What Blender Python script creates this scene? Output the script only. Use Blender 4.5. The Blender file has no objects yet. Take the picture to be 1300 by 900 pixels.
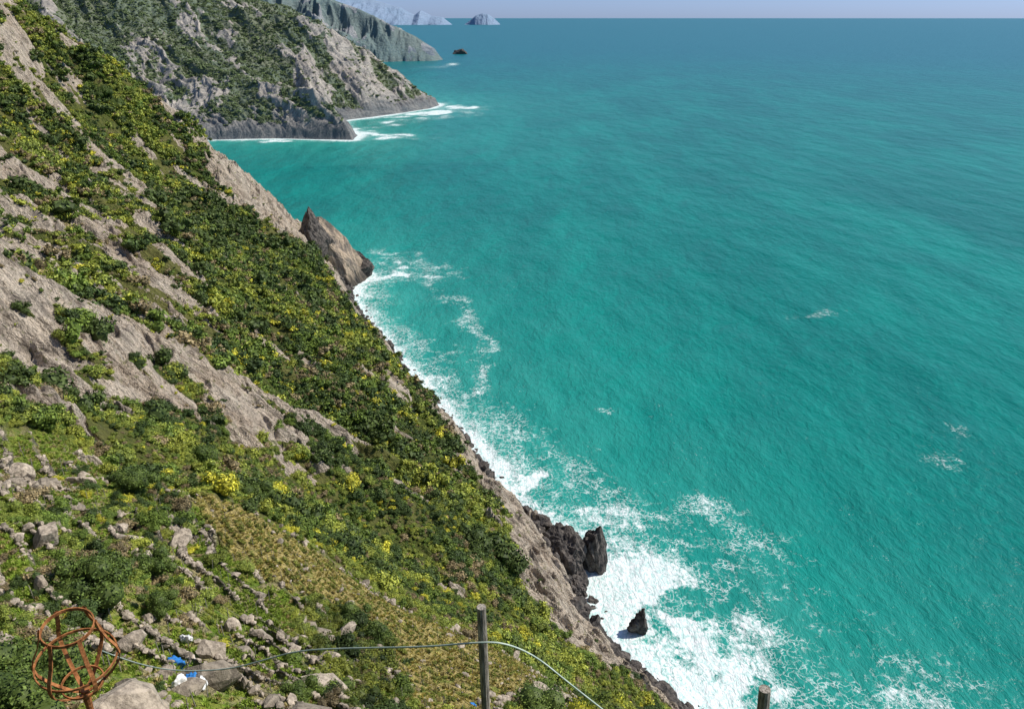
import bpy, math, numpy as np, time
from mathutils import Vector, Matrix
T0=time.time()
rng=np.random.default_rng(7)
scene=bpy.context.scene
F=982.0; P=math.radians(23.5); H=160.0
cp,sp=math.cos(P),math.sin(P)
# ------------------------------------------------------------------ survey helpers (photo measurement -> world coordinates)
def ray(px,py):
    dx=(px-650)/F; dy=(450-py)/F
    return np.array([dx, cp+dy*sp, -sp+dy*cp])
def at(px,py,t):
    d=ray(px,py); return np.array([d[0]*t,d[1]*t,H+d[2]*t])
def sea(px,py):
    d=ray(px,py); return at(px,py,H/-d[2])
# ------------------------------------------------------------------ noise
def _h(ix,iy,seed):
    n=(ix.astype(np.int64)*374761393+iy.astype(np.int64)*668265263+seed*1442695041)&0xffffffff
    n=((n^(n>>13))*1274126177)&0xffffffff
    n=(n^(n>>16))&0xffffffff
    n=(n*2246822519)&0xffffffff
    n=n^(n>>15)
    return n.astype(np.float64)/4294967295.0
def vn(x,y,seed=0):
    x=np.asarray(x,float);y=np.asarray(y,float)
    ix=np.floor(x);iy=np.floor(y);fx=x-ix;fy=y-iy
    fx=fx*fx*fx*(fx*(fx*6-15)+10);fy=fy*fy*fy*(fy*(fy*6-15)+10)
    a=_h(ix,iy,seed);b=_h(ix+1,iy,seed);c=_h(ix,iy+1,seed);d=_h(ix+1,iy+1,seed)
    return (a+(b-a)*fx)+((c+(d-c)*fx)-(a+(b-a)*fx))*fy
def fbm(x,y,seed=0,o=5,g=0.5):
    s=0;a=1;n=0
    x=np.asarray(x,float);y=np.asarray(y,float)
    for i in range(o):
        s=s+a*(vn(x,y,seed+i*17)*2-1);n+=a;a*=g
        x,y=(x*1.62-y*1.18)+3.7,(x*1.18+y*1.62)+9.1
    return s/n
def ridged(x,y,seed=0,o=4,g=.5):
    s=0;a=1;n=0
    for i in range(o):
        s=s+a*(1-np.abs(vn(x,y,seed+i*13)*2-1)*2);n+=a;a*=g
        x,y=(x*1.6-y*1.2)+1.7,(x*1.2+y*1.6)+5.1
    return s/n
def ss(a,b,x):
    t=np.clip((x-a)/(b-a),0,1);return t*t*(3-2*t)
def seg_dist(x,y,poly):
    d=np.full(x.shape,1e18)
    for (ax,ay),(bx,by) in zip(poly[:-1],poly[1:]):
        vx,vy=bx-ax,by-ay;L=vx*vx+vy*vy+1e-9
        t=np.clip(((x-ax)*vx+(y-ay)*vy)/L,0,1)
        d=np.minimum(d,(x-ax-t*vx)**2+(y-ay-t*vy)**2)
    return np.sqrt(d)
def inside(x,y,poly):
    r=np.zeros(x.shape,bool);n=len(poly)
    for i in range(n):
        ax,ay=poly[i];bx,by=poly[(i+1)%n]
        if ay==by: continue
        c=((ay>y)!=(by>y))&(x<(bx-ax)*(y-ay)/(by-ay)+ax)
        r^=c
    return r
def sdpoly(x,y,poly):
    d=seg_dist(x,y,poly+[poly[0]]);return np.where(inside(x,y,poly),d,-d)
class RBF:
    def __init__(s,pts,vals,c=3.0):
        s.p=np.array(pts,float);s.c=c;n=len(pts)
        D=np.sqrt(((s.p[:,None]-s.p[None])**2).sum(-1)+c*c)
        A=np.zeros((n+1,n+1));A[:n,:n]=D-np.eye(n)*0.5;A[n,:n]=1;A[:n,n]=1
        s.w=np.linalg.lstsq(A,np.append(vals,0),rcond=None)[0]
    def __call__(s,x,y):
        o=np.full(x.shape,s.w[-1])
        for (a,b),w in zip(s.p,s.w[:-1]):
            o+=w*np.sqrt((x-a)**2+(y-b)**2+s.c**2)
        return o
# ------------------------------------------------------------------ near coast
cpx=[(860,899),(815,870),(768,838),(752,800),(738,765),(724,735),(712,700),(688,684),(645,655),(622,615),(590,568),(560,528),(515,474),(475,425),(448,385),(440,362),(452,352)]
coast=[(170.,-300.),(140.,-120.),(112.,0.),(78.,80.)]+[tuple(sea(*p)[:2]) for p in cpx]+[(-112.,512.),(-150.,545.),(-220.,570.),(-330.,590.),(-450.,700.),(-560.,850.),(-700.,960.),(-1000.,980.)]
land=coast+[(-1500.,980.),(-1500.,-600.),(170.,-600.)]
def prof(d):
    return np.interp(d,[-60,-10,0,4,20,60,100,170,400,900],[-16,-6,0,6,24,56,92,150,330,600])
def sdist(x,y):
    d=seg_dist(x,y,coast);return np.where(inside(x,y,land),d,-d)
ctl=[]
for px,py,t in [(375,285,500),(340,240,490),(290,200,480),(250,180,467),(190,145,460),(130,100,453),(60,50,445),(0,20,440),
  (0,450,130),(0,300,220),(0,150,330),(0,600,80),(0,750,45),(0,900,30),(250,900,36),(500,900,50),(740,900,75),
  (550,700,175),(650,790,155),(640,824,104),(270,622,92),(400,692,102),(500,764,102),(735,893,88),
  (400,550,195),(250,450,190),(150,600,105),(150,300,260),(100,200,350),(300,350,320),(400,420,330),(330,290,420),(220,230,410),
  (400,665,138),(500,735,142),(280,600,122),(620,798,140),(700,850,128),
  (800,890,165),(250,760,62),(400,800,70),(560,860,72),(130,750,52),(330,710,80),(500,600,215),(560,600,240),(480,500,270),(620,700,195),(660,740,190),(130,480,140),(330,500,200),
  (60,640,68),(90,560,100)]:
    ctl.append(tuple(at(px,py,t)))
ctl+=[(0,0,158.2),(0,2,157.2),(0,3.5,154.4),(0,7,150.6),(5,10,147),(-5,8,149.5),(-2.8,3.8,154.6),(-10,14,142.5),(10,20,134),(0,20,135),(-8,20,136),(0,28,126),
 (30,90,34),(40,60,42),(30,30,76),(10,40,103),(20,0,142),(0,-20,162),(-40,0,166),(-20,0,160),(-30,-20,170),(60,0,52),(-60,40,150),(-120,80,160),(-160,120,158),
 (-340,480,185),(-420,480,215),(-176,540,20),(-250,550,55),(-330,570,60),(-145,520,12),(-200,520,55),(-260,515,95),(-260,300,150),(-300,200,200),(100,-100,20),(0,-200,170)]
for c in coast[::2]: ctl.append((c[0],c[1],0.0))
ctl=np.array(ctl)
res=ctl[:,2]-prof(sdist(ctl[:,0],ctl[:,1]))
rb=RBF(ctl[:,:2],res,3.0)
def H0(x,y):
    d=sdist(x,y);return prof(d)+rb(x,y)*ss(-12,6,d),d
def hit(px,py,t0=8,t1=760,n=3000):
    t=np.linspace(t0,t1,n);d=ray(px,py)
    x,y,z=d[0]*t,d[1]*t,H+d[2]*t
    h,_=H0(x,y);k=np.argmax(h>z)
    if not (h>z).any(): k=n-1
    return np.array([x[k],y[k],h[k],t[k]])
terr_px=[(-60,520),(0,545),(90,560),(150,615),(260,626),(400,696),(500,768),(640,828),(742,897)]
terr_poly=[tuple(hit(*p)[:2]) for p in terr_px]+[(14.,44.),(2.,9.),(-30.,0.),(-70.,10.)]
vine_px=[(268,632),(400,700),(500,771),(640,831),(742,898),(540,899),(525,850),(500,800),(450,765),(385,745),(340,725),(300,690),(275,660)]
vine_poly=[tuple(hit(*p)[:2]) for p in vine_px]
thick_poly=[tuple(hit(*p)[:2]) for p in [(385,765),(430,770),(490,810),(510,870),(520,899),(420,899),(395,830)]]
grass_poly=[tuple(hit(*p)[:2]) for p in [(235,625),(270,640),(300,720),(370,790),(390,860),(400,899),(330,860),(290,760),(240,700)]]
slabs=[(30,455,20,12),(80,500,11,5),(40,285,15,5),(105,370,15,6),(135,300,18,6),(170,345,20,6),(190,390,13,5),(212,338,14,5.5),(270,322,11,5),(145,430,16,6),(310,520,19,9),(335,560,12,8),(290,490,10,6),
 (95,415,13,6),(15,235,11,5),(440,580,6,2.5),(230,515,6,2.5),(200,665,4.5,3),(255,250,13,6),(60,320,10,5),(20,340,10,5),(165,480,9,4),(75,245,12,5),(30,200,10,4),(30,60,12,4),(95,100,9,3),
 (705,770,12,6),(745,820,9,5),(720,800,11,6),(690,745,10,5),(120,450,16,6),(60,400,13,5),(180,250,10,4),(110,240,10,3.5),(230,420,8,3),(560,745,7,2.5),(300,270,10,4),(220,455,9,3),(330,340,9,3),(150,240,9,3),(45,520,7,3),(10,400,9,4),(400,480,8,2.5),(270,390,9,3),(520,640,6,2)]
SL=[]
for px,py,a,b in slabs:
    h=hit(px,py);e=2.0
    gx=H0(np.array([h[0]+e]),np.array([h[1]]))[0][0]-H0(np.array([h[0]-e]),np.array([h[1]]))[0][0]
    gy=H0(np.array([h[0]]),np.array([h[1]+e]))[0][0]-H0(np.array([h[0]]),np.array([h[1]-e]))[0][0]
    g=math.atan2(gy,gx)-(math.radians(50) if h[3]>105 else 0)
    SL.append((h[0],h[1],g,a*0.72,b*1.1))
cliff_poly=[tuple(hit(*p)[:2]) for p in [(258,190),(300,205),(345,240),(385,280),(398,330),(370,315),(330,292),(300,262),(270,232)]]
def near(x,y):
    z,d=H0(x,y)
    r=np.hypot(x,y)
    wx=x+fbm(x/14,y/14,5,3)*5;wy=y+fbm(x/14,y/14,9,3)*5
    land_=ss(-2,10,d)
    far=ss(15,110,r)
    n=(.90*wx-.43*wy);s=(.43*wx+.90*wy)
    gull=ridged(s/46,n/170,21,5)
    dt=sdpoly(x,y,terr_poly)+1.5
    offt=ss(0,18,-dt)
    z=z+land_*offt*(gull*8.5*ss(100,200,r)+ridged(s/17,n/60,23,3)*3.8*ss(90,160,r))+land_*far*fbm(wx/22,wy/22,31,5)*(.7+2.6*offt)
    rk=np.zeros(x.shape)
    en=fbm(x/7,y/7,44,4)*.8+fbm(s/2.0,n/5,45,4)*.85
    for (a,b,g,la,lb) in SL:
        u=(x-a)*math.cos(g)+(y-b)*math.sin(g);v=-(x-a)*math.sin(g)+(y-b)*math.cos(g)
        q=np.sqrt((u/la)**2+(v/lb)**2)
        rk=np.maximum(rk,ss(-.12,.12,1.08-q+en*1.25))
    dcl=sdpoly(x,y,cliff_poly)
    cl=ss(-3,2,dcl+en*8)
    sm=ss(.17,.29,fbm(s/7,n/20,51,5)+.22*gull-.26*ss(100,70,d))*ss(90,170,r)
    cw=11+15*ss(235,205,y)*ss(120,150,y)
    coastr=ss(1,-1,(d-(cw+10*fbm(s/25,n*0,61,3)))/3+en*2.6)
    rock=np.clip(np.maximum.reduce([rk,cl,sm*.9,coastr]),0,1)
    rib=ridged(s/4.6,n/22,71,4,.55);q_=(s+fbm(x/9,y/9,72,3)*5)/3.1;led=q_-np.floor(q_);led=np.minimum(led/.8,(1-led)/.2)
    z=z+rock*far*land_*(rib*1.9+led*1.3+ridged(s/1.4,n/5,73,3)*.55-1.2)
    z=z+coastr*land_*(ridged(s/7,n/16,75,4)*3.8)+cl*ridged(s/9,n/30,76,4)*5
    tm=ss(-1.5,2.0,dt+fbm(x/6,y/6,81,3)*1.5)*ss(9,16,r)
    dv=sdpoly(x,y,vine_poly)+1.5
    vm=ss(-.8,.8,dv+fbm(x/5,y/5,83,3)*1.2)
    st=np.where(dv>0,1.25,1.9)
    zz=z+np.where(dv>0,fbm(x/18,y/18,85,2)*.7,fbm(x/11,y/11,86,4)*1.5)
    u=zz/st;k=np.floor(u);f=u-k
    stp=np.where(f<.74,.08*f/.74,.08+.92*ss(.74,.96,f))
    zt=z+(k+stp-u)*st
    bn=fbm(x/6,y/6,87,4)
    brk=ss(-.45,-.1,bn)
    tw=tm*(.3+.7*brk)*.97
    z=z*(1-tw)+zt*tw
    wall=tm*brk*ss(.70,.78,f)*ss(1.0,.96,f)
    lip=ss(.13,.08,f)*ss(0,.03,f)*(1-vm)*tm*ss(-.2,.1,bn)
    z=z+lip*.4*(.6+.9*fbm(x/1.3,y/1.3,89,2))
    wall=np.maximum(wall,lip)
    z=z+fbm(x/2.2,y/2.2,91,4)*.2*ss(6,20,r)*land_
    return z,d,rock*(1-tm*.5),wall,tm,vm,f,bn
# ------------------------------------------------------------------ mesh utils
def mesh_from(name,V,Fc,smooth=True):
    me=bpy.data.meshes.new(name);V=np.asarray(V,np.float32);Fc=np.asarray(Fc,np.int32)
    k=Fc.shape[1]
    me.vertices.add(len(V));me.vertices.foreach_set("co",V.ravel())
    me.loops.add(Fc.size);me.loops.foreach_set("vertex_index",Fc.ravel())
    me.polygons.add(len(Fc));me.polygons.foreach_set("loop_start",np.arange(0,Fc.size,k,dtype=np.int32))
    me.update(calc_edges=True)
    me.polygons.foreach_set("use_smooth",np.full(len(Fc),smooth))
    me.validate();return me
def add_attr(me,name,a):
    at_=me.attributes.new(name,'FLOAT','POINT');at_.data.foreach_set("value",np.asarray(a,np.float32).ravel())
def obj(name,me,mat=None,parent=None,coll=None):
    o=bpy.data.objects.new(name,me)
    (coll or scene.collection).objects.link(o)
    if mat and me is not None: me.materials.append(mat)
    if parent: o.parent=parent
    return o
def gridfaces(nr,nc):
    i=np.arange((nr-1))[:,None]*nc+np.arange(nc-1)[None]
    i=i.ravel();return np.stack([i,i+1,i+nc+1,i+nc],1)
# ------------------------------------------------------------------ node helpers
class NT:
    def __init__(s,mat): mat.use_nodes=True;s.t=mat.node_tree;s.t.nodes.clear()
    def n(s,ty,**k):
        nd=s.t.nodes.new(ty)
        for a,b in k.items(): setattr(nd,a,b)
        return nd
    def set(s,inp,v):
        if isinstance(v,bpy.types.NodeSocket): s.t.links.new(v,inp)
        elif isinstance(v,bpy.types.Node): s.t.links.new(v.outputs[0],inp)
        else: inp.default_value=v
    def attr(s,name,ty='GEOMETRY',out='Fac'):
        a=s.n('ShaderNodeAttribute',attribute_name=name,attribute_type=ty);return a.outputs[out]
    def math(s,op,a,b=0.0,c=0.0,clamp=False):
        m=s.n('ShaderNodeMath',operation=op,use_clamp=clamp);s.set(m.inputs[0],a);s.set(m.inputs[1],b);s.set(m.inputs[2],c);return m.outputs[0]
    def mix(s,f,a,b,bt='MIX'):
        m=s.n('ShaderNodeMix',data_type='RGBA',blend_type=bt)
        s.set(m.inputs[0],f);s.set(m.inputs[6],a);s.set(m.inputs[7],b);return m.outputs[2]
    def noise(s,vec,scale,detail=4,rough=.55,dist=0,):
        m=s.n('ShaderNodeTexNoise');s.set(m.inputs['Vector'],vec);m.inputs['Scale'].default_value=scale
        m.inputs['Detail'].default_value=detail;m.inputs['Roughness'].default_value=rough;m.inputs['Distortion'].default_value=dist
        return m.outputs[0]
    def ramp(s,f,a,b,lo=0,hi=1):
        m=s.n('ShaderNodeMapRange',interpolation_type='SMOOTHSTEP');s.set(m.inputs[0],f);s.set(m.inputs[1],a);s.set(m.inputs[2],b);s.set(m.inputs[3],lo);s.set(m.inputs[4],hi);return m.outputs[0]
    def mapv(s,vec,scale=(1,1,1),rot=(0,0,0)):
        m=s.n('ShaderNodeMapping');s.set(m.inputs[0],vec);m.inputs['Scale'].default_value=scale;m.inputs['Rotation'].default_value=rot;return m.outputs[0]
    def pos(s): return s.n('ShaderNodeNewGeometry').outputs['Position']
    def sep(s,v):
        m=s.n('ShaderNodeSeparateXYZ');s.set(m.inputs[0],v);return m.outputs
    def bump(s,h,dist=1.0,strength=1.0,normal=None):
        b=s.n('ShaderNodeBump');s.set(b.inputs['Height'],h);b.inputs['Distance'].default_value=dist;b.inputs['Strength'].default_value=strength
        if normal: s.set(b.inputs['Normal'],normal)
        return b.outputs[0]
    def out(s,col,rough=.9,normal=None,spec=.2,extra=None):
        p=s.n('ShaderNodeBsdfPrincipled');s.set(p.inputs['Base Color'],col);s.set(p.inputs['Roughness'],rough)
        s.set(p.inputs['Specular IOR Level'],spec)
        if normal: s.set(p.inputs['Normal'],normal)
        o=s.n('ShaderNodeOutputMaterial');s.t.links.new((extra or p.outputs[0]),o.inputs[0]);return p
def C(r,g,b): return (r,g,b,1)
# ------------------------------------------------------------------ materials
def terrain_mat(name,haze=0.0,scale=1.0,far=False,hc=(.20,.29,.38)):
    m=bpy.data.materials.new(name);t=NT(m);p=t.pos()
    k=scale
    rotv=t.mapv(p,(1,1,1),(0,0,math.radians(25.5 if not far else -49)))
    st=t.mapv(rotv,(.22,1,.45))
    n1=t.noise(p,.05/k,4,.6);n2=t.noise(st,.40/k,5,.68,.6);n3=t.noise(p,1.1/k,5,.65);n4=t.noise(st,1.7/k,4,.7)
    if far: rc=t.mix(t.ramp(n2,.36,.60),C(.27,.23,.185),C(.60,.51,.41))
    else: rc=t.mix(t.ramp(n2,.36,.56),C(.28,.235,.19),C(.68,.575,.455))
    rc=t.mix(t.ramp(n1,.48,.68,0,.5),rc,C(.48,.37,.27))
    rc=t.mix(t.ramp(n3,.54,.75,0,.55),rc,C(.19,.17,.15))
    crack=t.ramp(t.math('ABSOLUTE',t.math('SUBTRACT',n4,.5)),0,.035,.8,0)
    rc=t.mix(crack,rc,C(.08,.07,.055))
    lich=t.ramp(t.noise(p,.6/k,4,.7),.56,.68,0,.7)
    rc=t.mix(lich,rc,C(.15,.165,.05))
    z=t.sep(p)[2]
    wet=t.ramp(t.math('ADD',z,t.math('MULTIPLY',t.math('SUBTRACT',n3,.5),12*k)),3*k,(16 if not far else 9)*k,.88,0)
    rc=t.mix(wet,rc,t.mix(t.ramp(n2,.35,.65),C(.04,.037,.036),C(.18,.155,.13)))
    g=t.mix(t.ramp(n3,.35,.65),C(.05,.075,.016),C(.14,.155,.037)) if not far else t.mix(t.ramp(n3,.35,.65),C(.07,.10,.035),C(.16,.18,.065))
    g=t.mix(t.ramp(n1,.42,.6,0,.5),g,C(.20,.18,.065))
    g=t.mix(t.ramp(n4,.55,.75,0,.5),g,C(.24,.195,.125))
    rock=t.attr('rock');rf=t.ramp(t.math('ADD',rock,t.math('MULTIPLY',t.math('SUBTRACT',n3,.5),.7)),.35,.6)
    if not far:
        nv=t.noise(p,.35,4,.6)
        vg=t.mix(t.ramp(n3,.38,.62),C(.36,.29,.09),C(.56,.45,.18))
        vg=t.mix(t.ramp(nv,.52,.66,0,.75),vg,C(.20,.26,.045))
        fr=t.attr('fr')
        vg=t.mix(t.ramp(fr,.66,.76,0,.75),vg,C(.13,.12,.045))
        g=t.mix(t.attr('vine'),g,vg)
        gg=t.mix(t.ramp(n3,.40,.6),C(.14,.23,.024),C(.30,.33,.06))
        gg=t.mix(t.ramp(nv,.46,.60,0,.85),gg,C(.38,.31,.18))
        g=t.mix(t.math('MULTIPLY',t.attr('terr'),t.math('SUBTRACT',1,t.attr('vine'))),g,gg)
    col=t.mix(rf,g,rc)
    if not far:
        vo=t.n('ShaderNodeTexVoronoi',feature='F1');t.set(vo.inputs['Vector'],t.mapv(p,(1,1,1.6)));vo.inputs['Scale'].default_value=2.6
        sc=t.mix(t.sep(vo.outputs['Color'])[0],C(.26,.225,.18),C(.56,.49,.39))
        sc=t.mix(t.ramp(vo.outputs['Distance'],.28,.42,0,.85),sc,C(.07,.06,.045))
        col=t.mix(t.math('MULTIPLY',t.attr('wall'),t.math('SUBTRACT',1,t.attr('vine'))),col,sc)
    if haze: col=t.mix(haze,col,C(*hc))  # aerial haze painted into the base colour as a bluish mix
    hgt=t.math('ADD',t.math('MULTIPLY',n2,1.8),t.math('ADD',t.math('MULTIPLY',n3,.7),t.math('MULTIPLY',n4,.7)))
    nb=t.bump(hgt,1.6*k if not far else .8*k,1)
    t.out(col,.92,nb,.12);return m
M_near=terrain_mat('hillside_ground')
M_head=terrain_mat('headland_rock_painted_haze',.20,4.0,True,(.28,.38,.46))
M_head2=terrain_mat('far_headland_rock_painted_haze',.45,9.0,True,(.21,.31,.41))
M_head3=terrain_mat('distant_coast_painted_haze',.93,30.0,True,(.26,.36,.50))
def leaf_mat():
    m=bpy.data.materials.new('foliage_leaves');t=NT(m)
    c=t.attr('tint','INSTANCER','Color')
    li=t.attr('leafv')
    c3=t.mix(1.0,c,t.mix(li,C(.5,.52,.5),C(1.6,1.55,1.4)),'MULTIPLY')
    t.out(c3,.6,None,.22);return m
M_leaf=leaf_mat()
def stone_mat(name,dark=False):
    m=bpy.data.materials.new(name);t=NT(m);p=t.pos()
    n=t.noise(p,.5 if dark else 2.5,5,.65);n2=t.noise(t.mapv(p,(1,1,.3)),.8 if dark else 3,5,.7,.6)
    if dark:
        c=t.mix(t.ramp(n,.35,.65),C(.05,.046,.045),C(.21,.18,.155));c=t.mix(t.ramp(n2,.5,.62,0,.6),c,C(.07,.06,.055))
        nb=t.bump(t.math('ADD',n,n2),1.4,1.0)
    else:
        c=t.mix(t.ramp(n,.35,.65),C(.25,.215,.175),C(.54,.47,.38));c=t.mix(t.ramp(n2,.55,.7,0,.5),c,C(.15,.13,.09))
        oi=t.n('ShaderNodeObjectInfo');c=t.mix(1,c,t.mix(oi.outputs['Random'],C(.6,.58,.55),C(1.2,1.15,1.1)),'MULTIPLY')
        nb=t.bump(t.math('ADD',n,n2),.12,1.0)
    t.out(c,.85,nb,.2);return m
M_dark=stone_mat('dark_shore_rock',True);M_stone=stone_mat('dry_stone')
def tan_mat():
    m=bpy.data.materials.new('pinnacle_rock');t=NT(m);p=t.pos()
    n=t.noise(t.mapv(p,(1,1,.4)),.22,6,.65,.4);n3=t.noise(p,.9,5,.7)
    c=t.mix(t.ramp(n,.38,.6),C(.24,.20,.165),C(.60,.46,.33));c=t.mix(t.ramp(n3,.5,.7,0,.6),c,C(.2,.17,.145))
    z=t.sep(p)[2];c=t.mix(t.ramp(z,2,12,.85,0),c,C(.05,.048,.045))
    t.out(c,.9,t.bump(t.math('ADD',n,t.math('MULTIPLY',n3,.5)),3,1),.15);return m
M_tan=tan_mat()
def simple(name,c1,c2,sc,rough=.8,b=.02,spec=.2,metal=0,stretch=(1,1,1)):
    m=bpy.data.materials.new(name);t=NT(m);p=t.mapv(t.pos(),stretch);n=t.noise(p,sc,6,.65)
    pr=t.out(t.mix(t.ramp(n,.35,.65),C(*c1),C(*c2)),rough,t.bump(n,b,.8),spec);pr.inputs['Metallic'].default_value=metal;return m
M_wood=simple('weathered_wood',(.15,.13,.105),(.46,.41,.34),9,.85,.02,stretch=(4,4,.5))
M_rust=simple('rusty_iron',(.18,.065,.022),(.46,.19,.07),25,.8,.01)
M_cable=simple('pale_green_cable',(.40,.50,.42),(.6,.68,.58),5,.5,.001)
M_blue=simple('blue_plastic',(.02,.13,.42),(.05,.25,.6),6,.45,.02)
M_white=simple('white_plastic_sack',(.6,.6,.58),(.85,.84,.8),6,.5,.04)
M_bark=simple('bark',(.06,.045,.03),(.16,.12,.09),6,.9,.05)
# ------------------------------------------------------------------ near hillside mesh
az=np.radians(np.concatenate([np.linspace(-110,-42,50)[:-1],np.linspace(-42,17,940)[:-1],np.linspace(17,110,80)]))
rr=np.concatenate([np.geomspace(.6,22,80)[:-1],np.geomspace(22,120,600)[:-1],np.geomspace(120,300,380)[:-1],np.geomspace(300,760,260)])
A,R=np.meshgrid(az,rr);X=R*np.sin(A);Y=R*np.cos(A)
X=X.ravel();Y=Y.ravel()
z,d,rock,wall,tm,vm,f,bn=near(X,Y)
me=mesh_from('hillside',np.stack([X,Y,z],1),gridfaces(len(rr),len(az)))
for n_,a_ in (('rock',rock),('wall',wall),('terr',tm),('vine',vm),('fr',f)): add_attr(me,n_,a_)
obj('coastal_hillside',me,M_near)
print('near',time.time()-T0)
# ------------------------------------------------------------------ headland 1
c1=[(-1400,900),(-900,1010),(-700,1080),(-560,1120)]+[tuple(sea(*p)[:2]) for p in [(262,178),(300,177),(350,176),(400,177),(448,178),(452,172),(425,160),(432,154),(470,149),(515,143),(545,138),(558,134)]]+[(-150.,1640.),(-230.,1750.),(-350.,1900.),(-520.,2300.),(-600.,2900.)]
land1=c1+[(-3000,2900),(-3000,900)]
def prof1(d): return np.interp(d,[-60,0,6,40,120,300,600,1500],[-20,0,12,46,112,270,470,800])
ct1=[at(*q) for q in [(500,95,1600),(470,70,1620),(440,50,1650),(400,25,1670),(365,0,1700),(530,118,1560),(300,100,1330),(200,60,1350),(400,100,1380),(250,20,1500),(100,0,1400)]]
ct1=np.array([tuple(c) for c in ct1]+[(c[0],c[1],0) for c in c1[::2]]+[(-450,1800,120),(-600,1900,200)],float)
def sd1(x,y):
    d=seg_dist(x,y,c1);return np.where(inside(x,y,land1),d,-d)
rb1=RBF(ct1[:,:2],ct1[:,2]-prof1(sd1(ct1[:,0],ct1[:,1])),10)
def head1(x,y):
    d=sd1(x,y);wx=x+fbm(x/80,y/80,205,3)*22;wy=y+fbm(x/80,y/80,209,3)*22
    z=prof1(d)+rb1(x,y)*ss(-20,20,d)
    L=ss(-3,40,d)
    s=(wx*.75+wy*.66)
    n=(-wx*.66+wy*.75)
    g=ridged(s/105,n/420,211,5)
    g2=ridged(s/26,n/120,215,5,.55)
    z=z+L*(g*22+g2*8+fbm(wx/15,wy/15,217,4)*3)-L*5
    z=z+ss(-2,6,d)*ridged(s/9,n/30,219,4,.6)*3.5
    m=fbm(s/60,n/160,221,5)*1.0-g*.8-g2*.4+.35*fbm(x/14,y/14,223,4)+ss(60,220,d)*.48
    rock=1-ss(-.14,.12,m-.01)*ss(12,30,d+fbm(x/20,y/20,225,3)*10)
    return z,d,rock
az1=np.radians(np.linspace(-44,-4,760));r1=np.geomspace(1000,2700,700)
A,R=np.meshgrid(az1,r1);X=(R*np.sin(A)).ravel();Y=(R*np.cos(A)).ravel()
z1,d1,rk1=head1(X,Y)
me=mesh_from('headland',np.stack([X,Y,z1],1),gridfaces(len(r1),len(az1)));add_attr(me,'rock',rk1)
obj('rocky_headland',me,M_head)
def ridge_land(name,prof_px,t,depth,mat,nx=300,ny=120,seed=300,nz=.25,veg=.0):
    pts=[at(px,py,t) for px,py in prof_px]
    xs=np.array([p[0] for p in pts]);zs=np.array([p[2] for p in pts]);yc=pts[0][1]
    x=np.linspace(xs.min(),xs.max(),nx);y=np.linspace(-1,1,ny)
    Xg,Yg=np.meshgrid(x,y);pz=np.interp(Xg,xs,zs)
    W=depth*(.15+.85*np.clip(pz/zs.max(),0,1))
    q=np.abs(Yg);Yw=yc+Yg*W
    sc=depth/6
    nn=ridged(Xg/sc,Yw/(sc*2),seed,5)
    Z=np.maximum(pz,0)*(1-q**1.3)*(1+nn*nz*ss(0,.4,q))-3
    Yw=Yw+fbm(Xg/sc,Yg,seed+9,4)*depth*.12*q
    m=fbm(Xg/sc*1.4,Yw/sc*1.4,seed+20,5)-nn*.3
    rk=1-ss(-.15,.1,m+veg)
    me=mesh_from(name,np.stack([Xg.ravel(),Yw.ravel(),Z.ravel()],1),gridfaces(ny,nx));add_attr(me,'rock',rk.ravel());return obj(name,me,mat)
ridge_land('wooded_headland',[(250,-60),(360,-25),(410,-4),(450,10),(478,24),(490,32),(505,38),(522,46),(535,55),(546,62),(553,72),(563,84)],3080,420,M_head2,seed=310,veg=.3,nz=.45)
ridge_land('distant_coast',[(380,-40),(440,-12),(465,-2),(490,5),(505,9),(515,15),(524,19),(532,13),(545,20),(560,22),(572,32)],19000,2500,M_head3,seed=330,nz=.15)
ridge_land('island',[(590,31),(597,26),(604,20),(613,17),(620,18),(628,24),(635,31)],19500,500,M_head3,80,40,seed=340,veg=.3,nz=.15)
# ------------------------------------------------------------------ sea
azs=np.radians(np.concatenate([np.linspace(-180,-34,70)[:-1],np.linspace(-34,46,760)[:-1],np.linspace(46,180,70)]))
rs=np.concatenate([np.geomspace(40,150,30)[:-1],np.geomspace(150,2600,900)[:-1],np.geomspace(2600,300000,80)])
A,R=np.meshgrid(azs,rs);X=(R*np.sin(A)).ravel();Y=(R*np.cos(A)).ravel();Rf=R.ravel()
fo=np.zeros(X.shape)
nearm=Rf<900
x=X[nearm];y=Y[nearm]
dd=sdist(x,y);dd=np.where(dd>0,0,-dd)
w=np.interp(y,[60,120,150,200,215,250,290,320,440,470,500,530,600],[30,44,52,48,34,34,30,22,18,30,46,28,8])
fn=fbm(x/16,y/16,401,4)
ff=1.08*np.exp(-(dd/(w*.75*(1+fn*.75)))**1.4)
def streak(pxs,width,val):
    global ff
    pl=[tuple(sea(*p)[:2]) for p in pxs]
    wx=fbm(x/24,y/24,411,4)*16;wy=fbm(x/24,y/24,412,4)*16
    ds=seg_dist(x+wx,y+wy,pl)
    md=.55+1.1*ss(-.3,.35,fbm(x/13,y/13,415,3))
    ff=np.maximum(ff,val*np.exp(-(ds/(width*1.15))**2)*np.minimum(md,1.15))
streak([(470,318),(520,325),(548,355),(578,395),(630,440),(612,465),(600,495)],6,.58)
streak([(470,335),(500,345),(530,350)],20,.85)
streak([(475,400),(520,430),(560,470),(610,450)],12,.52)
streak([(500,440),(560,500),(620,560),(700,600)],14,.54)
streak([(560,530),(640,560),(700,590),(780,640),(850,670),(930,690)],16,.54)
streak([(690,640),(800,655),(870,665),(960,700)],15,.66)
streak([(800,690),(880,760),(960,790),(1010,830),(1060,870)],13,.68)
streak([(640,590),(690,620),(720,655)],14,.85)
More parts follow.
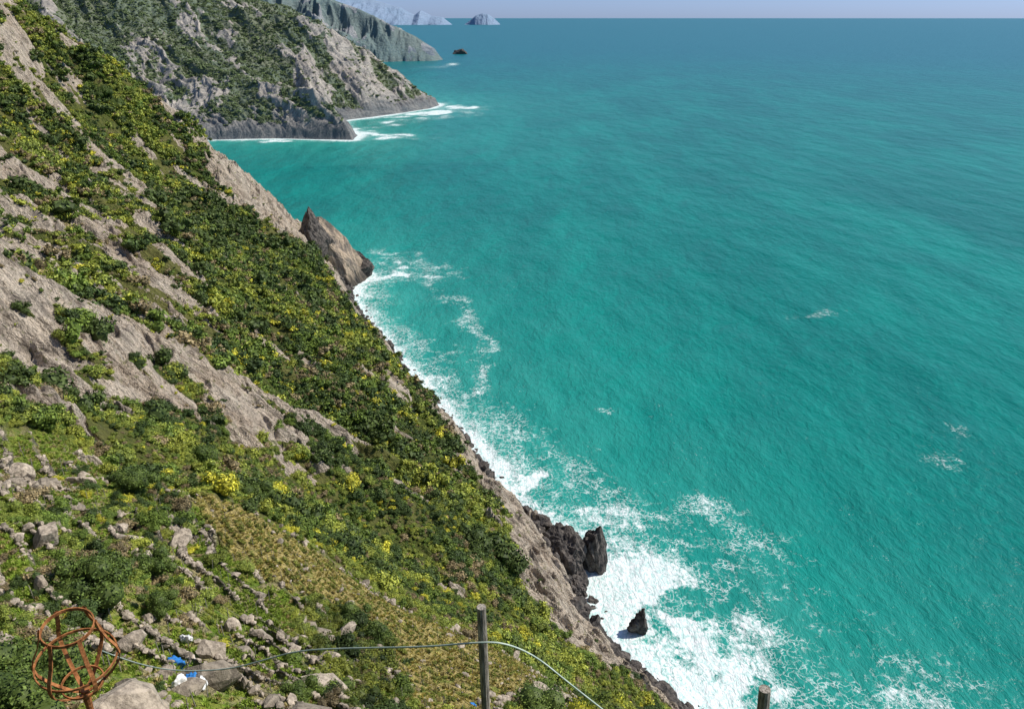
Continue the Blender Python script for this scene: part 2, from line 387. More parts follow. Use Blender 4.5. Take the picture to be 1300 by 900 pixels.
streak([(790,720),(830,780),(880,850),(960,880)],18,.92)
streak([(880,880),(1000,860),(960,820),(1080,880),(1150,899)],14,.68)
streak([(1180,580),(1230,560)],10,.36);streak([(780,515),(800,518)],4,.5);streak([(1000,400),(1060,395)],7,.45);streak([(1080,800),(1200,860)],8,.4)
fo[nearm]=ff
tur=np.zeros(X.shape);tur[nearm]=np.exp(-dd/75)
nm=(Rf>950)&(Rf<2400)&(X<200)
x=X[nm];y=Y[nm];d_=sd1(x,y);d_=np.where(d_>0,0,-d_)
fn=fbm(x/60,y/60,421,3)
ff=1.15*np.exp(-(d_/(24*(1+fn*.8)))**1.3)
md=.5+.8*ss(-.3,.3,fbm(x/45,y/45,425,4))
for pl,wd,v in [([(440,150),(520,146),(600,138)],38,.92),([(430,160),(470,170),(510,177)],26,.92),([(560,136),(605,142)],38,.72),([(270,178),(400,179),(500,178)],11,.88),([(480,158),(540,153),(590,146)],28,.72)]:
    q=[tuple(sea(*p)[:2]) for p in pl];ds=seg_dist(x+fbm(x/50,y/50,431,4)*45,y+fbm(x/50,y/50,433,4)*45,q);ff=np.maximum(ff,v*md*np.exp(-(ds/wd)**2))
fo[nm]=np.maximum(fo[nm],ff);tur[nm]=np.exp(-d_/130)
q=[tuple(sea(*p)[:2]) for p in [(500,85),(562,85),(575,82)]];ds=seg_dist(X,Y,q);fo=np.maximum(fo,1.0*np.exp(-(ds/28)**2)*(Rf<5000))
q=[tuple(sea(*p)[:2]) for p in [(572,69),(600,69)]];ds=seg_dist(X,Y,q);fo=np.maximum(fo,.9*np.exp(-(ds/26)**2)*(Rf<9000))
me=mesh_from('sea',np.stack([X,Y,0*X],1),gridfaces(len(rs),len(azs)));add_attr(me,'foam',fo);add_attr(me,'turb',tur)
def sea_mat():
    m=bpy.data.materials.new('sea_water');t=NT(m);p=t.pos()
    big=t.noise(t.mapv(p,(1,.35,1),(0,0,math.radians(25))),.009,4,.6,.6)
    gust=t.noise(t.mapv(p,(1,.22,1),(0,0,math.radians(58))),.022,4,.62,.5)
    mid=t.noise(t.mapv(p,(1,.45,1),(0,0,math.radians(35))),.05,4,.6)
    rip=t.noise(t.mapv(p,(1,.5,1),(0,0,math.radians(60))),.36,5,.68,.3)
    col=t.mix(t.ramp(big,.35,.65),C(.0,.155,.135),C(.002,.23,.19))
    col=t.mix(t.ramp(gust,.42,.62,0,.35),col,C(.0,.125,.115))
    col=t.mix(t.ramp(mid,.4,.65,0,.35),col,C(.0,.13,.12))
    col=t.mix(t.math('MULTIPLY',t.ramp(rip,.42,.66,0,.40),t.ramp(gust,.35,.6,1,.45)),col,C(.006,.31,.25))
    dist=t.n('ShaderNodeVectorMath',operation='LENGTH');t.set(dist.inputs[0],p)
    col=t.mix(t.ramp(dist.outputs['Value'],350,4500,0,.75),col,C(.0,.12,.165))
    col=t.mix(t.math('MULTIPLY',t.attr('turb'),t.ramp(mid,.25,.7,.3,.95)),col,C(.05,.38,.31))
    f=t.attr('foam')
    n1=t.noise(p,.16,7,.70,1.2);n2=t.noise(t.mapv(p,(1,.7,1)),.75,5,.7,1.2)
    nn=t.math('ADD',t.math('MULTIPLY',n1,.6),t.math('MULTIPLY',n2,.4))
    th=t.math('SUBTRACT',.86,t.math('MULTIPLY',f,.54))
    solid=t.ramp(t.math('SUBTRACT',nn,th),-.04,.13)
    nv=t.n('ShaderNodeTexNoise');t.set(nv.inputs[0],p);nv.inputs['Scale'].default_value=.3;nv.inputs['Detail'].default_value=4
    sc=t.n('ShaderNodeVectorMath',operation='SCALE');t.set(sc.inputs[0],nv.outputs['Color']);sc.inputs['Scale'].default_value=8
    wp=t.n('ShaderNodeVectorMath',operation='ADD');t.set(wp.inputs[0],p);t.set(wp.inputs[1],sc)
    ve=t.n('ShaderNodeTexVoronoi',feature='DISTANCE_TO_EDGE');t.set(ve.inputs['Vector'],wp);ve.inputs['Scale'].default_value=.40
    lace=t.math('MULTIPLY',t.ramp(ve.outputs['Distance'],.0,.12,1,0),t.ramp(t.math('ADD',f,t.math('MULTIPLY',t.math('SUBTRACT',n1,.5),1.7)),.24,.62,0,.7))
    cap=t.math('MULTIPLY',t.ramp(n2,.64,.70,0,.6),t.ramp(gust,.52,.62))
    capf=t.math('MULTIPLY',cap,t.ramp(dist.outputs['Value'],400,1300,1,0))
    foam=t.math('MAXIMUM',t.math('MAXIMUM',solid,lace),capf,clamp=True)
    fcol=t.mix(t.ramp(n2,.3,.62),C(.40,.64,.60),C(.84,.87,.86))
    c=t.mix(foam,col,fcol)
    sw=t.noise(t.mapv(p,(1,.5,1),(0,0,math.radians(50))),.035,2,.55)
    hb=t.math('ADD',t.math('MULTIPLY',sw,4.0),
       t.math('ADD',t.math('MULTIPLY',t.noise(t.mapv(p,(1,.5,1),(0,0,math.radians(60))),.36,4,.66,.3),1.15),t.math('MULTIPLY',t.noise(t.mapv(p,(1,.45,1),(0,0,math.radians(35))),.05,2,.6),2.4)))
    nb=t.bump(hb,1.0,.9)
    rg=t.mix(foam,C(.3,.3,.3),C(.9,.9,.9))
    pr=t.out(c,rg,nb,.16);pr.inputs['IOR'].default_value=1.33
    return m
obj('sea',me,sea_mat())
print('sea',time.time()-T0)
# ------------------------------------------------------------------ prototypes
def ico(sub):
    import bmesh
    bm=bmesh.new();bmesh.ops.create_icosphere(bm,subdivisions=sub,radius=1)
    V=np.array([v.co[:] for v in bm.verts]);Fc=np.array([[v.index for v in f.verts] for f in bm.faces]);bm.free();return V,Fc
def rockshape(seed,sub=4,planes=16,scale=(1,1,1),rough=.08):
    r=np.random.default_rng(seed);V,Fc=ico(sub)
    N=r.normal(size=(planes,3));N/=np.linalg.norm(N,axis=1)[:,None];D=r.uniform(.62,1,planes)
    q=np.clip(V@N.T,1e-3,None);rad=np.min(D[None]/q,axis=1);rad=np.minimum(rad,1.35)
    W=V*rad[:,None]
    n=fbm(W[:,0]*2.5+W[:,2]*1.7+seed,W[:,1]*2.5-W[:,2]*1.3,seed,5)
    n2=ridged(W[:,0]*3+W[:,1]*3,W[:,2]*1.2+seed,seed+3,3)
    W=W*(1+rough*(n*1.6+n2*.6))[:,None]
    return W*np.array(scale),Fc
yield_faces=[]
def leafcloud(seed,n,size,lobes=7,flat=.8,core=True,cs=1):
    r=np.random.default_rng(seed)
    cen=r.normal(size=(lobes,3))*np.array([.45,.45,.28]);cen[:,2]=np.abs(cen[:,2])*flat+.25;rad=r.uniform(.32,.58,lobes)
    k=r.integers(0,lobes,n);dr=r.normal(size=(n,3));dr/=np.linalg.norm(dr,axis=1)[:,None];dr[:,2]=np.where(dr[:,2]<-.3,-dr[:,2],dr[:,2])
    rs_=rad[k]*r.uniform(.72,1.18,n)
    c=cen[k]+dr*rs_[:,None]*np.array([1,1,.85])
    nrm=dr+r.normal(size=(n,3))*.5;nrm/=np.linalg.norm(nrm,axis=1)[:,None]
    a=np.cross(nrm,r.normal(size=(n,3)));a/=np.linalg.norm(a,axis=1)[:,None];b=np.cross(nrm,a)
    s=size*r.uniform(.6,1.3,n)[:,None]
    V=np.stack([c-a*s,c+b*s*.55,c+a*s,c-b*s*.55],1).reshape(-1,3)
    Fc=np.arange(n*4).reshape(-1,4)
    lv=np.repeat(r.uniform(0,1,n),4)
    if core:
        iv,iff=ico(cs)
        for j in range(lobes):
            W=iv*rad[j]*.74*np.array([1,1,.85])*(1+.15*fbm(iv[:,0]*3+j,iv[:,1]*3+iv[:,2]*2,seed,2))[:,None]+cen[j]
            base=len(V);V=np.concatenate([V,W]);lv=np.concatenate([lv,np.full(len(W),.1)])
            yield_faces.append(iff+base)
    return V,Fc,lv
def leafproto(name,seed,n,size,lobes=7,flat=.8,core=True):
    yield_faces.clear()
    V,Fc,lv=leafcloud(seed,n,size,lobes,flat,core)
    faces=[tuple(map(int,q)) for q in Fc]
    for t3 in yield_faces: faces+= [tuple(map(int,q)) for q in t3]
    me=bpy.data.meshes.new(name);me.from_pydata(V.tolist(),[],faces);add_attr(me,'leafv',lv);me.materials.append(M_leaf)
    return bpy.data.objects.new(name,me)
def tuftproto(name,seed,n=40,h=1.0,spread=.55,w=.07):
    r=np.random.default_rng(seed);V=[];Fc=[]
    for i in range(n):
        b=np.array([r.normal()*.25,r.normal()*.25,0]);a=r.uniform(0,6.28);l=h*r.uniform(.5,1.1);o=spread*r.uniform(.2,1)
        tip=b+np.array([math.cos(a)*o,math.sin(a)*o,l]);mid=b+(tip-b)*.55+np.array([0,0,.12*l]);s=np.array([-math.sin(a),math.cos(a),0])*w
        k=len(V);V+=[b-s,b+s,mid+s,mid-s,tip];Fc+=[(k,k+1,k+2,k+3),(k+3,k+2,k+4)]
    me=bpy.data.meshes.new(name);me.from_pydata([tuple(v) for v in V],[],Fc);add_attr(me,'leafv',np.full(len(V),.5));me.materials.append(M_leaf)
    return bpy.data.objects.new(name,me)
def coll(name,objs):
    c=bpy.data.collections.new(name)
    for o in objs: c.objects.link(o)
    return c
K_far=coll('shrub_forms_small',[leafproto('shrub_form_%d'%i,10+i,170,.17,5+i%3,.7+.1*i) for i in range(5)])
K_mid=coll('shrub_forms_medium',[leafproto('medium_shrub_form_%d'%i,30+i,550,.09,8,.8) for i in range(4)])
K_near=coll('shrub_forms_leafy',[leafproto('leafy_shrub_form_%d'%i,40+i,1000,.065,9,.8) for i in range(4)])
K_tuft=coll('grass_forms',[tuftproto('grass_form_%d'%i,60+i) for i in range(3)])
rk=[]
for i in range(5):
    V,Fc=rockshape(80+i,2,14,(1,.8,.6),.05);me=mesh_from('stone_form',V,Fc,False);me.materials.append(M_stone);rk.append(bpy.data.objects.new('stone_form_%d'%i,me))
K_stone=coll('stone_forms',rk)
rk=[]
for i in range(5):
    V,Fc=rockshape(90+i,4,18,(1,.8,.75),.12);me=mesh_from('shore_boulder_form',V,Fc,False);me.materials.append(M_dark);rk.append(bpy.data.objects.new('shore_boulder_form_%d'%i,me))
K_bould=coll('boulder_forms',rk)
def scatter(name,P_,S,Rt,K,tint=None):
    n=len(P_);me=bpy.data.meshes.new(name);me.vertices.add(n);me.vertices.foreach_set('co',np.asarray(P_,np.float32).ravel())
    for nm_,v in (('scl',S),('rot',Rt)):
        a=me.attributes.new(nm_,'FLOAT_VECTOR','POINT');a.data.foreach_set('vector',np.asarray(v,np.float32).ravel())
    nk=len(K.objects);a=me.attributes.new('idx','INT','POINT');a.data.foreach_set('value',rng.integers(0,nk,n).astype(np.int32))
    if tint is not None:
        a=me.attributes.new('tint','FLOAT_COLOR','POINT');a.data.foreach_set('color',np.concatenate([tint,np.ones((n,1))],1).astype(np.float32).ravel())
    o=obj(name,me);g=bpy.data.node_groups.new(name+'_gn','GeometryNodeTree')
    g.interface.new_socket('Geometry',in_out='INPUT',socket_type='NodeSocketGeometry');g.interface.new_socket('Geometry',in_out='OUTPUT',socket_type='NodeSocketGeometry')
    N=g.nodes;L=g.links;gi=N.new('NodeGroupInput');go=N.new('NodeGroupOutput');ip=N.new('GeometryNodeInstanceOnPoints');ci=N.new('GeometryNodeCollectionInfo')
    ci.inputs['Collection'].default_value=K;ci.inputs['Separate Children'].default_value=True;ci.inputs['Reset Children'].default_value=True
    def na(nm_,ty):
        q=N.new('GeometryNodeInputNamedAttribute');q.data_type=ty;q.inputs['Name'].default_value=nm_;return q.outputs['Attribute']
    L.new(gi.outputs[0],ip.inputs['Points']);L.new(ci.outputs[0],ip.inputs['Instance']);ip.inputs['Pick Instance'].default_value=True
    L.new(na('idx','INT'),ip.inputs['Instance Index']);L.new(na('scl','FLOAT_VECTOR'),ip.inputs['Scale'])
    er=N.new('FunctionNodeEulerToRotation');L.new(na('rot','FLOAT_VECTOR'),er.inputs[0]);L.new(er.outputs[0],ip.inputs['Rotation'])
    L.new(ip.outputs[0],go.inputs[0])
    md=o.modifiers.new('instances','NODES');md.node_group=g;print(name,n);return o
def polar_pts(n,a0,a1,r0,r1):
    a=np.radians(rng.uniform(a0,a1,n));r=np.sqrt(rng.uniform(r0*r0,r1*r1,n));return r*np.sin(a),r*np.cos(a)
def rots(n,tilt=.25): return np.stack([rng.normal(size=n)*tilt,rng.normal(size=n)*tilt,rng.uniform(0,6.28,n)],1)
def palette(n,x,y,bias=0):
    base=np.array([[.135,.195,.034],[.225,.27,.05],[.06,.095,.025],[.31,.34,.055],[.27,.21,.115],[.50,.47,.05]])
    m=fbm(x/16,y/16,501,4)*1.5+bias
    w=np.stack([np.full(n,.8),.85+1.6*np.clip(m,-.5,1),.6-1.8*np.clip(m,-1,.33),.5+1.4*np.clip(m,-.3,1),np.full(n,.18)+.8*(fbm(x/10,y/10,503,3)>.25),.05+.28*(fbm(x/14,y/14,505,3)>.22)],1)
    w=np.clip(w,0,None);w/=w.sum(1)[:,None];k=(rng.uniform(size=n)[:,None]>np.cumsum(w,1)).sum(1);k=np.clip(k,0,5)
    return base[k]*rng.uniform(.75,1.3,(n,1))
# shrubs on main slope
x,y=polar_pts(320000,-46,22,70,640)
z,d,rock,wall,tm,vm,f,bn=near(x,y)
inl=fbm(x/11,y/11,601,5)*1.1+.22*ss(110,60,d)
keep=(d>7)&(rock<.35)&(tm<.25)&(z>6)&(z<260)&(rng.uniform(size=len(x))<np.clip(.46+inl*1.9,.08,1))
x,y,z,d,inl=x[keep],y[keep],z[keep],d[keep],inl[keep];n=len(x)
r_=np.hypot(x,y)
s=np.exp(rng.normal(size=n)*.5)*.78*(1+.45*ss(150,450,r_))*(1+.7*np.clip(inl,-.3,.5));s=np.clip(s,.3,3.0)*np.interp(r_,[70,160],[.75,1])
big=rng.uniform(size=n)<.03*ss(-.1,.3,fbm(x/30,y/30,605,3))*2;s=np.where(big,s*1.9,s)
tt=palette(n,x,y,-.22*ss(110,60,d)*ss(100,160,r_));tt=np.where(big[:,None],np.array([.075,.11,.028]),tt)
Pp=np.stack([x,y,z-.15*s],1);Ss=np.stack([s,s,s*rng.uniform(.75,1.2,n)],1);Rr=rots(n)
c_=r_<170
scatter('hillside_shrubs',Pp[~c_],Ss[~c_],Rr[~c_],K_far,tt[~c_])
x2,y2=polar_pts(14000,-46,15,70,170);z2,d2,rock2,w2,tm2,v2,f2,_=near(x2,y2)
k2=(d2>6)&(rock2<.35)&(tm2<.25)&(z2>6);x2,y2,z2=x2[k2],y2[k2],z2[k2];n2_=len(x2);s2=np.exp(rng.normal(size=n2_)*.4)*.5
scatter('hillside_shrubs',np.concatenate([Pp[c_],np.stack([x2,y2,z2-.05],1)]),np.concatenate([Ss[c_],np.stack([s2,s2,s2],1)]),np.concatenate([Rr[c_],rots(n2_)]),K_mid,np.concatenate([tt[c_],palette(n2_,x2,y2)]))
x,y=polar_pts(60000,-46,22,60,600);z,d,rock,wall,tm,vm,f,bn=near(x,y)
keep=(rock>.35)&(d>14)&(rng.uniform(size=len(x))<.11);x,y,z=x[keep],y[keep],z[keep];n=len(x);s=rng.uniform(.2,.75,n)
scatter('rock_shrubs',np.stack([x,y,z],1),np.stack([s,s,s],1),rots(n),K_far,palette(n,x,y))
# foreground shrubs
x,y=polar_pts(24000,-46,25,14,115);z,d,rock,wall,tm,vm,f,bn=near(x,y);r_=np.hypot(x,y)
patch=fbm(x/9,y/9,611,4);th=ss(-2,2,sdpoly(x,y,thick_poly));gr=ss(-1,1.5,sdpoly(x,y,grass_poly))
pr=np.where(vm>.2,.004,ss(.05,.25,patch)*.8+.05)*(1-.9*gr)
pr=np.maximum(pr,th*.9)
keep=((tm>.25)|(r_<75))&(rng.uniform(size=len(x))<pr);x,y,z,r_,th=x[keep],y[keep],z[keep],r_[keep],th[keep];n=len(x)
s=np.clip(np.exp(rng.normal(size=n)*.45)*.45,.15,1.3)*np.interp(r_,[14,40,100],[.6,1,1.2])*(1+.25*th)
tt=palette(n,x,y,.1);tt=np.where((th>.5)[:,None],tt*.6,tt)
scatter('terrace_shrubs',np.stack([x,y,z-.1],1),np.stack([s,s,s*rng.uniform(.7,1.2,n)],1),rots(n),K_near,tt)
# grass
x,y=polar_pts(150000,-44,20,10,130);z,d,rock,wall,tm,vm,f,bn=near(x,y)
gr=ss(-1,1.5,sdpoly(x,y,grass_poly))
keep=(tm>.3)&(wall<.2)&(rng.uniform(size=len(x))<np.where(vm>.5,.35,.15+.75*((fbm(x/4,y/4,621,3)>.0)|(gr>.5))));x,y,z,vm,gr=x[keep],y[keep],z[keep],vm[keep],gr[keep];n=len(x)
s=rng.uniform(.12,.34,n)
gc=np.where((vm>.5)[:,None],np.array([.44,.38,.12]),np.array([.23,.32,.048]))*rng.uniform(.6,1.4,(n,1))
gc=np.where((rng.uniform(size=n)<.22*(1-gr))[:,None],np.array([[.42,.35,.16]]),gc)
scatter('terrace_grass',np.stack([x,y,z-.03],1),np.stack([s,s,s],1),rots(n,.15),K_tuft,gc)
# vines in rows on treads
x,y=polar_pts(90000,-44,20,40,140);z,d,rock,wall,tm,vm,f,bn=near(x,y)
keep=(vm>.5)&(np.abs(f-.40)<.07)&(rng.uniform(size=len(x))<.8);x,y,z=x[keep],y[keep],z[keep];n=len(x);s=rng.uniform(.16,.32,n)
scatter('vineyard_vines',np.stack([x,y,z+.1],1),np.stack([s,s,s],1),rots(n),K_far,np.array([.17,.19,.035])*rng.uniform(.6,1.5,(n,1)))
# stones on walls and ground
x,y=polar_pts(260000,-44,20,12,120);z,d,rock,wall,tm,vm,f,bn=near(x,y);r_=np.hypot(x,y)
u=rng.uniform(size=len(x));gr=ss(-1,1.5,sdpoly(x,y,grass_poly))
edge=((f<.12)|(f>.92))
rub=(fbm(x/6,y/6,631,4)>.17)&(vm<.4)&(gr<.3)
keep=(tm>.3)&((edge&(bn>-.05)&(vm<.5)&(u<.8*(1-.6*gr)))|(edge&(vm>=.5)&(u<.03))|(rub&(u<.11)))
x,y,z,r_=x[keep],y[keep],z[keep],r_[keep];rub=(rub&~edge)[keep];n=len(x)
s=np.clip(np.exp(rng.normal(size=n)*.55)*np.where(rub,.19,.14),.05,.9);s=np.where(rub&(rng.uniform(size=n)<.07),s*3,s)*np.interp(r_,[12,45],[.5,1])
scatter('dry_stone_walls',np.stack([x,y,z+.02],1),np.stack([s,s,s],1),rots(n,.5),K_stone)
# shore boulders
x,y=polar_pts(60000,-30,25,120,560);d=sdist(x,y)
keep=(d>-7)&(d<np.where(y<225,12,6))&(rng.uniform(size=len(x))<np.where(y<340,.5,.3));x,y,d=x[keep],y[keep],d[keep];n=len(x)
z=near(x,y)[0];s=np.clip(np.exp(rng.normal(size=n)*.5)*1.2,.4,3.8)*ss(-9,0,d)+.2
scatter('shore_boulders',np.stack([x,y,np.clip(z,-.6,16)],1),np.stack([s,s,s],1),rots(n,.6),K_bould)
# headland woods
a=rng.uniform(-40,-5,100000);r=rng.uniform(1050,2300,100000);x=r*np.sin(np.radians(a));y=r*np.cos(np.radians(a))
z,d,rock=head1(x,y);keep=(rng.uniform(size=len(x))<np.where(rock<.45,.75,.05))&(d>12);x,y,z=x[keep],y[keep],z[keep];n=len(x);s=np.exp(rng.normal(size=n)*.35)*2.4
scatter('headland_woods',np.stack([x,y,z-1],1),np.stack([s,s,s*.8],1),rots(n),K_far,np.array([[.13,.17,.055]])*rng.uniform(.6,1.6,(n,1))+np.array([[.03,.04,.045]]))  # bluish lift in the tint paints distance haze onto the trees
print('scatter',time.time()-T0)
# ------------------------------------------------------------------ individual rocks
def place_rock(name,px,py,t,scale,rot,mat,seed,sub=6,planes=16,rough=.12):
    V,Fc=rockshape(seed,sub,planes,scale,rough);me=mesh_from(name,V,Fc,False);o=obj(name,me,mat)
    o.location=at(px,py,t);o.rotation_euler=rot;return o
def tsea(px,py): return H/-ray(px,py)[2]
place_rock('sea_stack',752,702,tsea(752,724),(4.8,4.4,12.5),(.04,.05,.4),M_dark,701,planes=26,rough=.16)
place_rock('sea_stack',706,712,tsea(712,742),(10.5,9,12),(.1,.1,.2),M_dark,702,planes=26,rough=.2)
place_rock('sea_stack',728,742,tsea(728,752),(5,4.5,6),(.2,.1,1),M_dark,705,planes=22,rough=.2)
place_rock('sea_stack',748,806,tsea(748,812),(7,5,6),(.2,.1,1.8),M_dark,706,planes=22,rough=.2)
place_rock('sea_stack',813,795,tsea(813,804),(2.6,2.4,4.6),(.1,-.15,.4),M_dark,703,planes=14,rough=.18)
place_rock('sea_stack',618,608,tsea(622,614),(4,3,3.6),(.1,.3,.4),M_dark,704)
place_rock('rock_pinnacle',417,326,503,(16,14,31),(.05,-.36,.5),M_tan,711,planes=12,rough=.1)
place_rock('rock_pinnacle',400,318,492,(10,9,29),(.05,-.12,.9),M_dark,716,planes=12,rough=.1)  # left part of the pinnacle, in the darker rock colour
place_rock('sea_stack',454,344,tsea(454,352),(10,8,11),(.1,.2,.3),M_dark,713)
place_rock('sea_stack',584,68,tsea(584,69),(38,20,26),(.1,.1,.3),M_dark,714,sub=4)
# ------------------------------------------------------------------ trees
def tube(pts,rad,seg=8):
    V=[];Fc=[];pts=[Vector(p) for p in pts]
    for i,p in enumerate(pts):
        d_=(pts[min(i+1,len(pts)-1)]-pts[max(i-1,0)]).normalized();a=d_.orthogonal().normalized() if i==0 else (a-d_*a.dot(d_)).normalized();b=d_.cross(a)
        for j in range(seg):
            an=j/seg*2*math.pi;V.append(tuple(p+(a*math.cos(an)+b*math.sin(an))*rad[i]))
    for i in range(len(pts)-1):
        for j in range(seg):
            k=i*seg;Fc.append((k+j,k+(j+1)%seg,k+seg+(j+1)%seg,k+seg+j))
    n0=len(V)-seg;Fc.append(tuple(range(n0,n0+seg)));Fc.append(tuple(reversed(range(seg))))
    return V,Fc
def joinparts(name,parts,mat,smooth=False):
    V=[];Fc=[]
    for v,f in parts:
        k=len(V);V+=[tuple(q) for q in v];Fc+=[tuple(i+k for i in q) for q in f]
    me=bpy.data.meshes.new(name);me.from_pydata(V,[],Fc);me.update()
    if smooth: me.polygons.foreach_set('use_smooth',[True]*len(me.polygons))
    me.materials.append(mat);return me
def treeleaf_mat(name,c1,c2):
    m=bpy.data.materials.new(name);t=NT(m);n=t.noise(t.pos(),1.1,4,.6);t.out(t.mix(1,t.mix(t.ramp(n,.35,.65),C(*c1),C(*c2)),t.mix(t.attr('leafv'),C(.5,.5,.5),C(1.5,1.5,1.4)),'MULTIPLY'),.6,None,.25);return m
M_tl=treeleaf_mat('tree_leaves',(.065,.105,.022),(.14,.195,.038))
M_yl=treeleaf_mat('flowering_shrub_leaves',(.10,.14,.02),(.60,.55,.02))
def tree(name,px,py,size,seed,mat=M_tl):
    h=hit(px,py);z=near(np.array([h[0]]),np.array([h[1]]))[0][0]
    e=bpy.data.objects.new(name,None);scene.collection.objects.link(e);e.location=(h[0],h[1],z)
    r=np.random.default_rng(seed);parts=[]
    parts.append(tube([(0,0,-.8),(.05,0,.3*size),(.1,.05,.6*size),(.1,.1,1.0*size)],[.09*size,.07*size,.05*size,.02*size]))
    for i in range(6):
        a=i*1.05+r.uniform(0,.5);parts.append(tube([(.05,0,.35*size+.05*i*size),(math.cos(a)*.3*size,math.sin(a)*.3*size,.65*size+.04*i*size),(math.cos(a)*.55*size,math.sin(a)*.55*size,.9*size+.03*i*size)],[.035*size,.025*size,.01*size],6))
    obj(name+'_trunk',joinparts('trunk',parts,M_bark),parent=e)
    yield_faces.clear();V,Fc,lv=leafcloud(seed,5000,.042,16,.95,True,2)
    faces=[tuple(map(int,q)) for q in Fc]
    for t3 in yield_faces: faces+=[tuple(map(int,q)) for q in t3]
    me=bpy.data.meshes.new('crown');me.from_pydata((V*size*np.array([1,1,1.1])+np.array([0,0,.25*size])).tolist(),[],faces);add_attr(me,'leafv',lv);me.materials.append(mat)
    obj(name+'_crown',me,parent=e)
for i,(px,py,sz) in enumerate([(120,760,2.2),(195,735,1.5),(262,590,2.6),(325,638,2.6),(345,620,1.8),(318,608,1.6),(130,125,5),(150,140,4),(445,790,1.5),(480,815,1.6),(20,890,1.6),(205,780,1.1),(378,885,.9),(60,895,1.2),(170,625,2.0)]):
    tree('evergreen_tree',px,py,sz,900+i)
# ------------------------------------------------------------------ posts, cable, fire basket
def post(name,px,py,t,L,r0,lean=(0,0)):
    top=at(px,py,t);pts=[(top[0]-lean[0]*L*(1-k),top[1]-lean[1]*L*(1-k),top[2]-L*(1-k)) for k in np.linspace(0,1,9)]
    rad=[r0*(1.06-.08*k+.04*math.sin(k*9)) for k in np.linspace(0,1,9)];return obj(name,joinparts(name,[tube(pts,rad,12)],M_wood))
post('wooden_post',611,770,8.5,3.6,.052,(-.02,0))
post('wooden_post',971,874,8.2,2.8,.062,(-.06,.02))
def wire(name,pts,rad,mat):
    cu=bpy.data.curves.new(name,'CURVE');cu.dimensions='3D';s=cu.splines.new('NURBS');s.points.add(len(pts)-1)
    for p_,q in zip(s.points,pts): p_.co=(*q,1)
    s.use_endpoint_u=True;s.order_u=3;cu.bevel_depth=rad;cu.materials.append(mat);o=bpy.data.objects.new(name,cu);scene.collection.objects.link(o);return o
wire('sagging_cable',[at(130,826,13),at(165,840,12.6),at(220,852,12),at(290,850,11.4),at(340,836,10.8),at(380,825,10.4),at(450,822,9.8),at(540,821,9),at(604,815,8.5),at(640,815,8.5),at(680,832,8.8),at(720,865,9),at(765,900,9.2)],.010,M_cable)
def fire_basket():
    e=bpy.data.objects.new('rusty_fire_basket',None);scene.collection.objects.link(e);c=at(98,840,5.2);e.location=c
    def ring(r,z,w=.016,th=.004,n=36):
        V=[];Fc=[]
        for a in np.linspace(0,2*math.pi,n,endpoint=False):
            for rr_,zz_ in ((r-th,z-w),(r+th,z-w),(r+th,z+w),(r-th,z+w)): V.append((rr_*math.cos(a),rr_*math.sin(a),zz_))
        for i in range(n):
            for j in range(4):
                Fc.append((i*4+j,i*4+(j+1)%4,((i+1)%n)*4+(j+1)%4,((i+1)%n)*4+j))
        return V,Fc
    obj('hoops',joinparts('hoops',[ring(.155,.34,.012),ring(.248,.03,.010),ring(.13,-.21,.010)],M_rust),parent=e)
    parts=[]
    for i in range(6):
        a=i/6*2*math.pi+.35;ca,sa=math.cos(a),math.sin(a);V=[];Fc=[]
        prof_=[(.165,.355),(.175,.28),(.205,.18),(.245,.09),(.26,.02),(.245,-.06),(.19,-.15),(.14,-.21),(.08,-.27),(.03,-.30)]
        for j,(r_,z_) in enumerate(prof_):
            for dr_,dw in ((-.004,-.013),(.004,-.013),(.004,.013),(-.004,.013)):
                V.append(((r_+dr_)*ca-dw*sa,(r_+dr_)*sa+dw*ca,z_))
        for j in range(len(prof_)-1):
            for q in range(4): Fc.append((j*4+q,j*4+(q+1)%4,j*4+4+(q+1)%4,j*4+4+q))
        parts.append((V,Fc))
    obj('bars',joinparts('bars',parts,M_rust),parent=e)
    parts=[tube([(0,0,-.28),(0,0,-.5),(.02,0,-1.9)],[.03,.022,.022],10)]
    obj('stem',joinparts('stem',parts,M_rust),parent=e);e.rotation_euler=(.12,.1,0)
fire_basket()
def crumple(name,px,py,s,mat,seed):
    h=hit(px,py);z=near(np.array([h[0]]),np.array([h[1]]))[0][0]
    V,Fc=rockshape(seed,4,10,s,.3);me=mesh_from(name,V,Fc,True);o=obj(name,me,mat);o.location=(h[0],h[1],z+s[2]*.9);o.rotation_euler=(.2,.1,seed)
crumple('blue_tarp',222,836,(.5,.36,.42),M_blue,3);crumple('blue_tarp',245,868,(.3,.26,.3),M_blue,4);crumple('blue_tarp',601,893,(.28,.22,.25),M_blue,12)
for i,(px,py) in enumerate([(258,874),(268,866),(225,870),(240,828),(236,812)]): crumple('white_sack',px,py,(.36,.28,.34),M_white,5+i)
